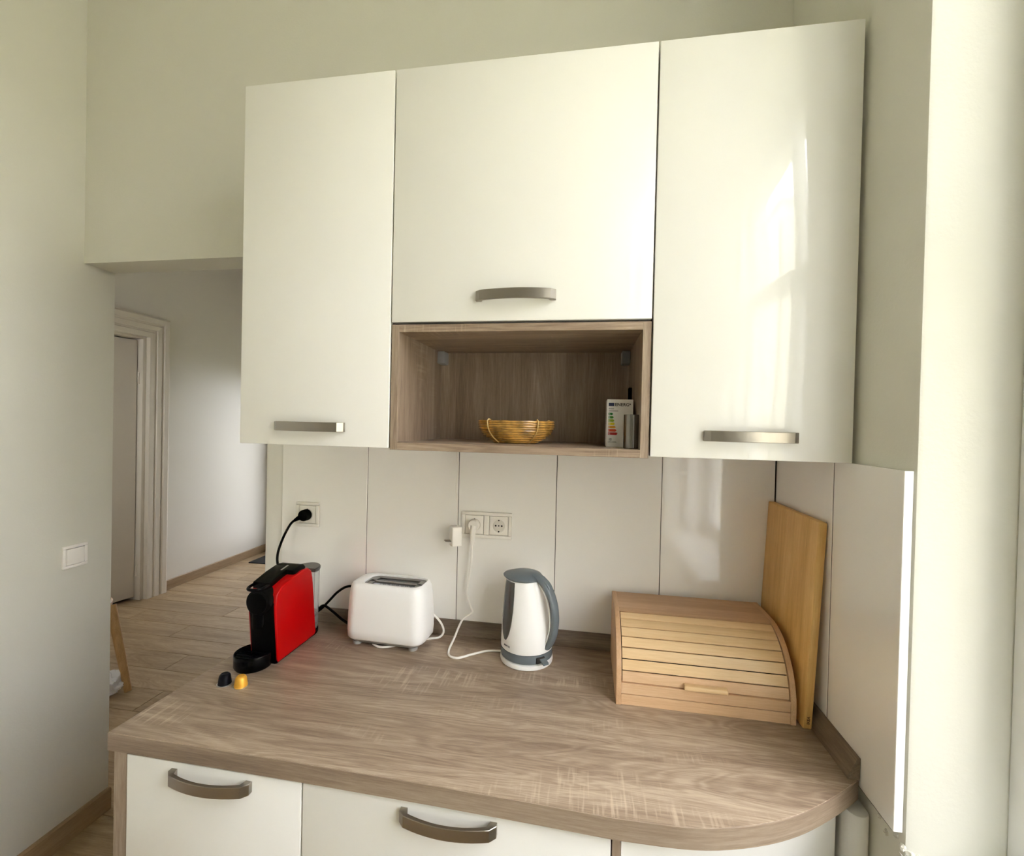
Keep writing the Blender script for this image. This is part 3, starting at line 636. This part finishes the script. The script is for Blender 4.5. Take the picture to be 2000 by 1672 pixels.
# capsules
def capsule(label, x, y, mat, tilt):
    t = thing('coffee_capsule', label, 'capsule', (x, y, CT_), group='coffee capsules beside the machine')
    b = BM(); lathe(b, [(0.0154, 0.0012), (0.0152, 0.003), (0.0128, 0.0205), (0.0120, 0.0220), (0.0095, 0.0252), (0.0075, 0.0260), (0.0062, 0.0252), (0.004, 0.0252)], n=30); to_obj('cup', b, mat, t)
    b = BM(); lathe(b, [(0.0170, 0.0), (0.0185, 0.0004), (0.0185, 0.0013), (0.0150, 0.0016)], n=30); to_obj('rim', b, M['foil'], t)
capsule('black coffee capsule left of the golden one beside the drip tray', -0.0085, -0.396, M['capsule_black'], 0)
capsule('golden coffee capsule right of the black one beside the drip tray', 0.0375, -0.397, M['gold'], 0)

# ------------------------------------------------------------------ toaster
tx, ty = 0.2955, -0.098
to = thing('toaster', 'white two-slot toaster between coffee machine and kettle', 'toaster', (tx, ty, CT_), rz=math.radians(-2))
def tr(hx, hy, r, z, n=8, cx=0): return [(x, y, z) for x, y in rrect(hx, hy, r, cx, 0, n)]
CX = 0.013
b = BM(); loft(b, [tr(0.116, 0.056, 0.030, 0.0175), tr(0.1215, 0.0615, 0.034, 0.023), tr(0.1235, 0.063, 0.036, 0.045), tr(0.1225, 0.0625, 0.037, 0.09), tr(0.1195, 0.060, 0.037, 0.145), tr(0.1165, 0.0575, 0.036, 0.168), tr(0.112, 0.054, 0.034, 0.178), tr(0.1065, 0.050, 0.031, 0.1815), tr(0.0925, 0.0445, 0.026, 0.1825, cx=CX), tr(0.0910, 0.0430, 0.025, 0.1815, cx=CX), tr(0.0905, 0.0425, 0.025, 0.174, cx=CX), tr(0.086, 0.039, 0.022, 0.06, cx=CX)]); to_obj('shell', b, M['white_plastic'], to, 50)
pl = tr  # metal top plate as bars around two slots
tp = to_obj('top_plate', loft(BM(), [tr(0.0903, 0.0423, 0.025, 0.1735, cx=CX), tr(0.0903, 0.0423, 0.025, 0.1765, cx=CX), tr(0.084, 0.0375, 0.021, 0.1765, cx=CX), tr(0.084, 0.0375, 0.021, 0.1735, cx=CX)], closed=True), M['toast_metal'], to, 40)
for a in ((-0.071, 0.097, -0.0058, 0.0058), (-0.071, 0.097, 0.029, 0.0385), (-0.071, 0.097, -0.0385, -0.029), (-0.071, -0.053, -0.0385, 0.0385), (0.080, 0.097, -0.0385, 0.0385)):
    to_obj('plate_bar', box(BM(), a[0], a[1], a[2], a[3], 0.1710, 0.1762, 0.0008, 1), M['toast_metal'], tp)
b = BM(); box(b, -0.060, 0.086, -0.036, 0.036, 0.115, 0.120); to_obj('slot_floor', b, M['toast_dark'], to, None)
b = BM()
for yy in (-0.0275, -0.0055, 0.0055, 0.0275):
    for i in range(9): x = -0.045 + i * 0.0145; tube(b, [(x, yy, 0.12), (x + 0.006, yy, 0.169)], 0.0007, 5)
w_ = to_obj('cage_wires', b, M['grey_base'], to); w_['kind'] = 'stuff'
b = BM(); loft(b, [tr(0.100, 0.044, 0.028, 0.006), tr(0.111, 0.052, 0.030, 0.012), tr(0.118, 0.058, 0.034, 0.0200), tr(0.113, 0.053, 0.03, 0.0215)]); to_obj('base', b, M['grey_base'], to)
for sx in (-1, 1):
    for sy in (-1, 1): b = BM(); lathe(b, [(0.012, 0), (0.013, 0.001), (0.014, 0.010)], (sx * 0.088, sy * 0.038), 18); to_obj('foot', b, M['grey_base'], to)
to_obj('lever', box(BM(), -0.131, -0.114, -0.012, 0.012, 0.118, 0.128, 0.003), M['white_plastic'], to)
b = BM(); lathe(b, [(0.013, -0.135), (0.0135, -0.134), (0.0145, -0.119)], (0.0, 0.052), 24, axis=0); to_obj('knob', b, M['white_plastic'], to)
T3 = lambda x, y, z: (x - tx, y - ty, z - CT_)
b = BM(); tube(b, catmull([T3(0.392, -0.066, 0.976), T3(0.412, -0.058, 0.966), T3(0.437, -0.052, 0.938), T3(0.447, -0.054, 0.914), T3(0.436, -0.058, 0.897), T3(0.412, -0.066, 0.8935), T3(0.37, -0.085, 0.8935), T3(0.33, -0.13, 0.8935), T3(0.29, -0.152, 0.8935), T3(0.26, -0.14, 0.8935)], 8), 0.0032, 10); to_obj('power_cord', b, M['white_cord'], to)

# ------------------------------------------------------------------ kettle
kx, ky = 0.7115, -0.117
kt = thing('kettle', 'white and slate grey electric kettle on its base before double socket', 'kettle', (kx, ky, CT_))
HA = math.radians(-30); hdv = Vector((math.cos(HA), math.sin(HA), 0))
def kr(r, z, off=0.0, n=48, k=1.0): return [(r * math.cos(2 * PI * i / n) - off, r * math.sin(2 * PI * i / n), z) for i in range(n)]
b = BM(); loft(b, [kr(0.066, 0.0), kr(0.0735, 0.002), kr(0.0745, 0.006), kr(0.0735, 0.013), kr(0.068, 0.0155)]); to_obj('power_base', b, M['white_plastic'], kt)
b = BM(); loft(b, [kr(0.068, 0.0165), kr(0.0722, 0.018), kr(0.0735, 0.027), kr(0.0730, 0.040), kr(0.070, 0.0405)]); bd = to_obj('lower_band', b, M['slate'], kt)
body = [(0.0705, 0.0405, 0), (0.0728, 0.042, 0), (0.0725, 0.063, 0), (0.0705, 0.095, 0.0015), (0.0660, 0.131, 0.004), (0.0598, 0.174, 0.007), (0.0535, 0.211, 0.010), (0.0495, 0.228, 0.0115), (0.0475, 0.229, 0.0115)]
b = BM(); loft(b, [kr(r, z, o_) for r, z, o_ in body]); to_obj('body', b, M['white_plastic'], kt)
def surf(th, z, lift):
    for (r0, z0, o0), (r1, z1, o1) in zip(body[1:], body[2:]):
        if z0 <= z <= z1: t = (z - z0) / (z1 - z0); r = r0 + (r1 - r0) * t + lift; o_ = o0 + (o1 - o0) * t; break
    return (r * math.cos(th) - o_, r * math.sin(th), z)
# water window: long tapering pane on the camera-left side
b = BM(); wc = math.radians(-138); rows = []
for i in range(15):
    t = i / 14; z = 0.070 + t * 0.156; hw = math.radians(25) * math.sqrt(max(0.02, 1 - (1 - t) ** 2.2))
    rows.append([surf(wc - hw + 2 * hw * j / 10, z, 0.0009) for j in range(11)])
G = [[b.verts.new(p) for p in r] for r in rows]
for i in range(14):
    for j in range(10): b.faces.new((G[i][j], G[i][j + 1], G[i + 1][j + 1], G[i + 1][j]))
bmesh.ops.recalc_face_normals(b, faces=b.faces); bmesh.ops.solidify(b, geom=b.faces[:], thickness=0.0012); to_obj('water_window', b, M['window_smoke'], kt)
# lid with pointed spout end
def lidring(k, z):
    out = []
    for i in range(48):
        a = 2 * PI * i / 48; s = 0.0525 * k; p = max(0.0, math.cos(a - math.radians(165))) ** 10
        out.append(((s + 0.010 * p * k) * math.cos(a) - 0.0115, (s + 0.010 * p * k) * math.sin(a), z - 0.001 * p))
    return out
b = BM(); loft(b, [lidring(0.93, 0.2285), lidring(1.0, 0.2305), lidring(1.0, 0.234), lidring(0.9, 0.2395), lidring(0.6, 0.245), lidring(0.25, 0.2475)]); to_obj('lid', b, M['slate'], kt)
def hp(d, z): return Vector((hdv.x * d, hdv.y * d, z))
path = catmull([hp(0.022, 0.239), hp(0.047, 0.232), hp(0.070, 0.212), hp(0.087, 0.178), hp(0.094, 0.138), hp(0.0915, 0.100), hp(0.082, 0.070), hp(0.071, 0.053)], 6)
def strap(bm, path, wfun, tfun):
    side = Vector((-hdv.y, hdv.x, 0)); rings = []
    for i, p in enumerate(path):
        t = (path[min(i + 1, len(path) - 1)] - path[max(i - 1, 0)]).normalized(); n = side.cross(t).normalized(); f = i / (len(path) - 1)
        w, h = wfun(f), tfun(f)
        rings.append([p + side * w * math.cos(a) * (abs(math.cos(a)) ** -0.25 if abs(math.cos(a)) > 1e-3 else 1) + n * h * math.sin(a) for a in [2 * PI * k / 16 for k in range(16)]])
    return loft(bm, rings)
b = BM(); strap(b, path, lambda f: 0.0165 - 0.004 * f, lambda f: 0.0095 - 0.002 * f); hnd = to_obj('handle', b, M['slate'], kt, 60)
ip = catmull([hp(0.044, 0.222), hp(0.0635, 0.203), hp(0.078, 0.172), hp(0.0840, 0.137), hp(0.0815, 0.102), hp(0.074, 0.076), hp(0.066, 0.059)], 6)
b = BM(); strap(b, ip, lambda f: 0.0125 - 0.002 * f, lambda f: 0.0035); to_obj('handle_lining', b, M['white_plastic'], hnd, 60)
ob = BM(); strap(ob, [hp(0.0595, 0.2325), hp(0.066, 0.228), hp(0.072, 0.222), hp(0.077, 0.2145)], lambda f: 0.0095, lambda f: 0.0045); to_obj('lid_button', ob, M['slate'], hnd, 60)
# switch at the foot, towards the handle
sa = math.radians(-52)
b = BM(); box(b, -0.013, 0.013, -0.004, 0.004, -0.008, 0.008, 0.002); bmesh.ops.transform(b, matrix=Matrix.Translation((0.0725 * math.cos(sa), 0.0725 * math.sin(sa), 0.0275)) @ Matrix.Rotation(sa + PI / 2, 4, 'Z'), verts=b.verts); to_obj('switch_recess', b, M['hole'], kt)
b = BM(); prism(b, [(-0.002, 0.004), (-0.020, -0.002), (-0.020, 0.003), (-0.002, 0.009)], -0.009, 0.009, axis=0, bev=0.001); bmesh.ops.transform(b, matrix=Matrix.Translation((0.0735 * math.cos(sa + .06), 0.0735 * math.sin(sa + .06), 0.0235)) @ Matrix.Rotation(sa + .06 + PI / 2, 4, 'Z'), verts=b.verts); to_obj('switch', b, M['slate'], kt)
la = math.radians(-130)
text('maker_mark', 'SENCOR', 0.0062, M['ink'], kt, Matrix.Translation((0.0730 * math.cos(la), 0.0730 * math.sin(la), 0.054)) @ Matrix.Rotation(la + PI / 2, 4, 'Z') @ Matrix.Rotation(PI / 2, 4, 'X') @ Matrix.Translation((-0.013, 0, 0)), bold=0.00012)
# plug and cord of the kettle
K3 = lambda x, y, z: (x - kx, y - ky, z - CT_)
b = BM(); lathe(b, [(0.0150, TY - 0.0090), (0.0178, TY - 0.010), (0.0172, TY - 0.022), (0.0150, TY - 0.026)], (0, 0), 30, axis=1); sh(b, (0.5275 - kx, -ky, 1.2365 - CT_)); pg = to_obj('plug', b, M['white_cord'], kt)
b = BM(); tube(b, [K3(0.5275, -0.030, 1.236), K3(0.5265, -0.034, 1.215), K3(0.525, -0.034, 1.195), K3(0.5245, -0.033, 1.178)], [0.0105, 0.0095, 0.0072, 0.0050], 12); to_obj('cord_sleeve', b, M['white_cord'], pg)
kp = [(0.5245, -0.033, 1.185), (0.5235, -0.032, 1.13), (0.518, -0.032, 1.08), (0.513, -0.034, 1.03), (0.524, -0.036, 0.99), (0.531, -0.038, 0.970), (0.506, -0.045, 0.952), (0.497, -0.055, 0.935), (0.488, -0.085, 0.905), (0.486, -0.125, 0.8935), (0.498, -0.158, 0.8935), (0.525, -0.164, 0.8935), (0.560, -0.135, 0.8935), (0.60, -0.108, 0.8935), (0.648, -0.10, 0.8935)]
b = BM(); tube(b, catmull([K3(*p) for p in kp], 8), 0.0033, 10); to_obj('power_cord', b, M['white_cord'], kt)

# ------------------------------------------------------------------ bread box
bx0, bx1 = 0.949, 1.345; bw = bx1 - bx0
bb = thing('bread_box', 'beech roll-top bread box in the right corner of the worktop', 'bread box', (bx0, -0.02, CT_))
HB = 0.180; FY = -0.266; cyc, rc = -0.118, 0.148          # quarter curve centre/radius (local y)
curve = [(cyc - rc * math.sin(a), (HB - 0.148 + 0.0) + rc * math.cos(a)) for a in [PI / 2 * i / 18 for i in range(19)]]
sidep = [(-0.0125, 0.0), (-0.0125, HB), ] + curve + [(FY, 0.0)]
for x0, x1 in ((0, 0.012), (bw - 0.012, bw)):
    b = BM(); prism(b, sidep, x0, x1, axis=0, bev=0.0008, seg=1); to_obj('side_panel', b, M['beech_y'], bb)
b = BM(); prism(b, [(-0.0122, HB - 0.012), (-0.0122, HB - 0.0008), (cyc, HB - 0.0008)] + [(cyc - (rc - .0008) * math.sin(a), HB - 0.148 + (rc - .0008) * math.cos(a)) for a in (math.radians(4), math.radians(8), math.radians(10.8))] + [(cyc - (rc - .012) * math.sin(math.radians(10.8)), HB - 0.148 + (rc - .012) * math.cos(math.radians(10.8)))], 0.0121, bw - 0.0121, axis=0); to_obj('top_board', b, M['beech_dark'], bb)
to_obj('back_board', box(BM(), 0.0121, bw - 0.0121, -0.0205, -0.0135, 0.008, HB - 0.013), M['beech_dark'], bb, None)
to_obj('bottom_board', box(BM(), 0.0121, bw - 0.0121, FY + 0.02, -0.0215, 0.001, 0.009), M['beech_dark'], bb, None)
to_obj('front_rail', box(BM(), 0.0121, bw - 0.0121, FY + 0.001, FY + 0.018, 0.0005, 0.0255, 0.0005, 1), M['beech'], bb)
to_obj('front_rail', box(BM(), 0.0121, bw - 0.0121, FY + 0.001, FY + 0.018, 0.0272, 0.0516, 0.0005, 1), M['beech'], bb)
# seven tambour slats along the curve
NS = 7; a0, a1 = math.radians(11), math.radians(81.8); rs = rc - 0.0028
def cpt(a, r): return (cyc - r * math.sin(a), (HB - 0.148) + r * math.cos(a) - (0 if a < 1.2 else 0))
for i in range(NS):
    A0 = a0 + (a1 - a0) * i / NS; A1 = a0 + (a1 - a0) * (i + 1) / NS; g = 0.0065
    p = [cpt(A0 + g, rs - 0.001), cpt(A0 + g * 1.6, rs), cpt((A0 + A1) / 2, rs + 0.0004), cpt(A1 - g * 1.6, rs), cpt(A1 - g, rs - 0.001), cpt(A1 - g, rs - 0.008), cpt(A0 + g, rs - 0.008)]
    s_ = to_obj('slat', prism(BM(), p, 0.0142, bw - 0.0142, axis=0), M['slat'] if i < 6 else M['beech'], bb, 25)
ya, za = cpt(a1 - 0.055, rs)
b = BM(); box(b, 0.153, 0.249, ya - 0.016, ya + 0.001, za - 0.0055, za + 0.0055, 0.003, 3); to_obj('knob', b, M['slat'], s_)
b = BM(); prism(b, [cpt(a0 + (a1 - a0) * i / 20, rs - 0.009) for i in range(21)] + [cpt(a1 - (a1 - a0) * i / 20, rs - 0.010) for i in range(21)], 0.0135, bw - 0.0135, axis=0); to_obj('slat_backing', b, M['hole'], bb)

# ------------------------------------------------------------------ bamboo board leaning in the corner
cb = thing('chopping_board', 'tall bamboo chopping board leaning against the right wall behind the bread box', 'chopping board', (1.3545, -0.0115, CT_))
BH, BD, BT = 0.462, 0.284, 0.018; lean = math.asin((WX - 0.0015 - 1.3545 - BT) / BH)
cb.rotation_euler = (0, lean, 0)
b = BM(); prism(b, rrect(BD / 2, BH / 2, 0.004, -BD / 2, BH / 2, 3), 0.0, BT, axis=0, bev=0.0025); to_obj('board', b, M['bamboo'], cb)
text('branded_mark', 'IKEA', 0.0085, M['burn'], cb, Matrix.Translation((0.0125, -BD - 0.0002, 0.012)) @ Matrix.Rotation(PI / 2, 4, 'X') @ Matrix.Rotation(PI / 2, 4, 'Z'), bold=0.0002)
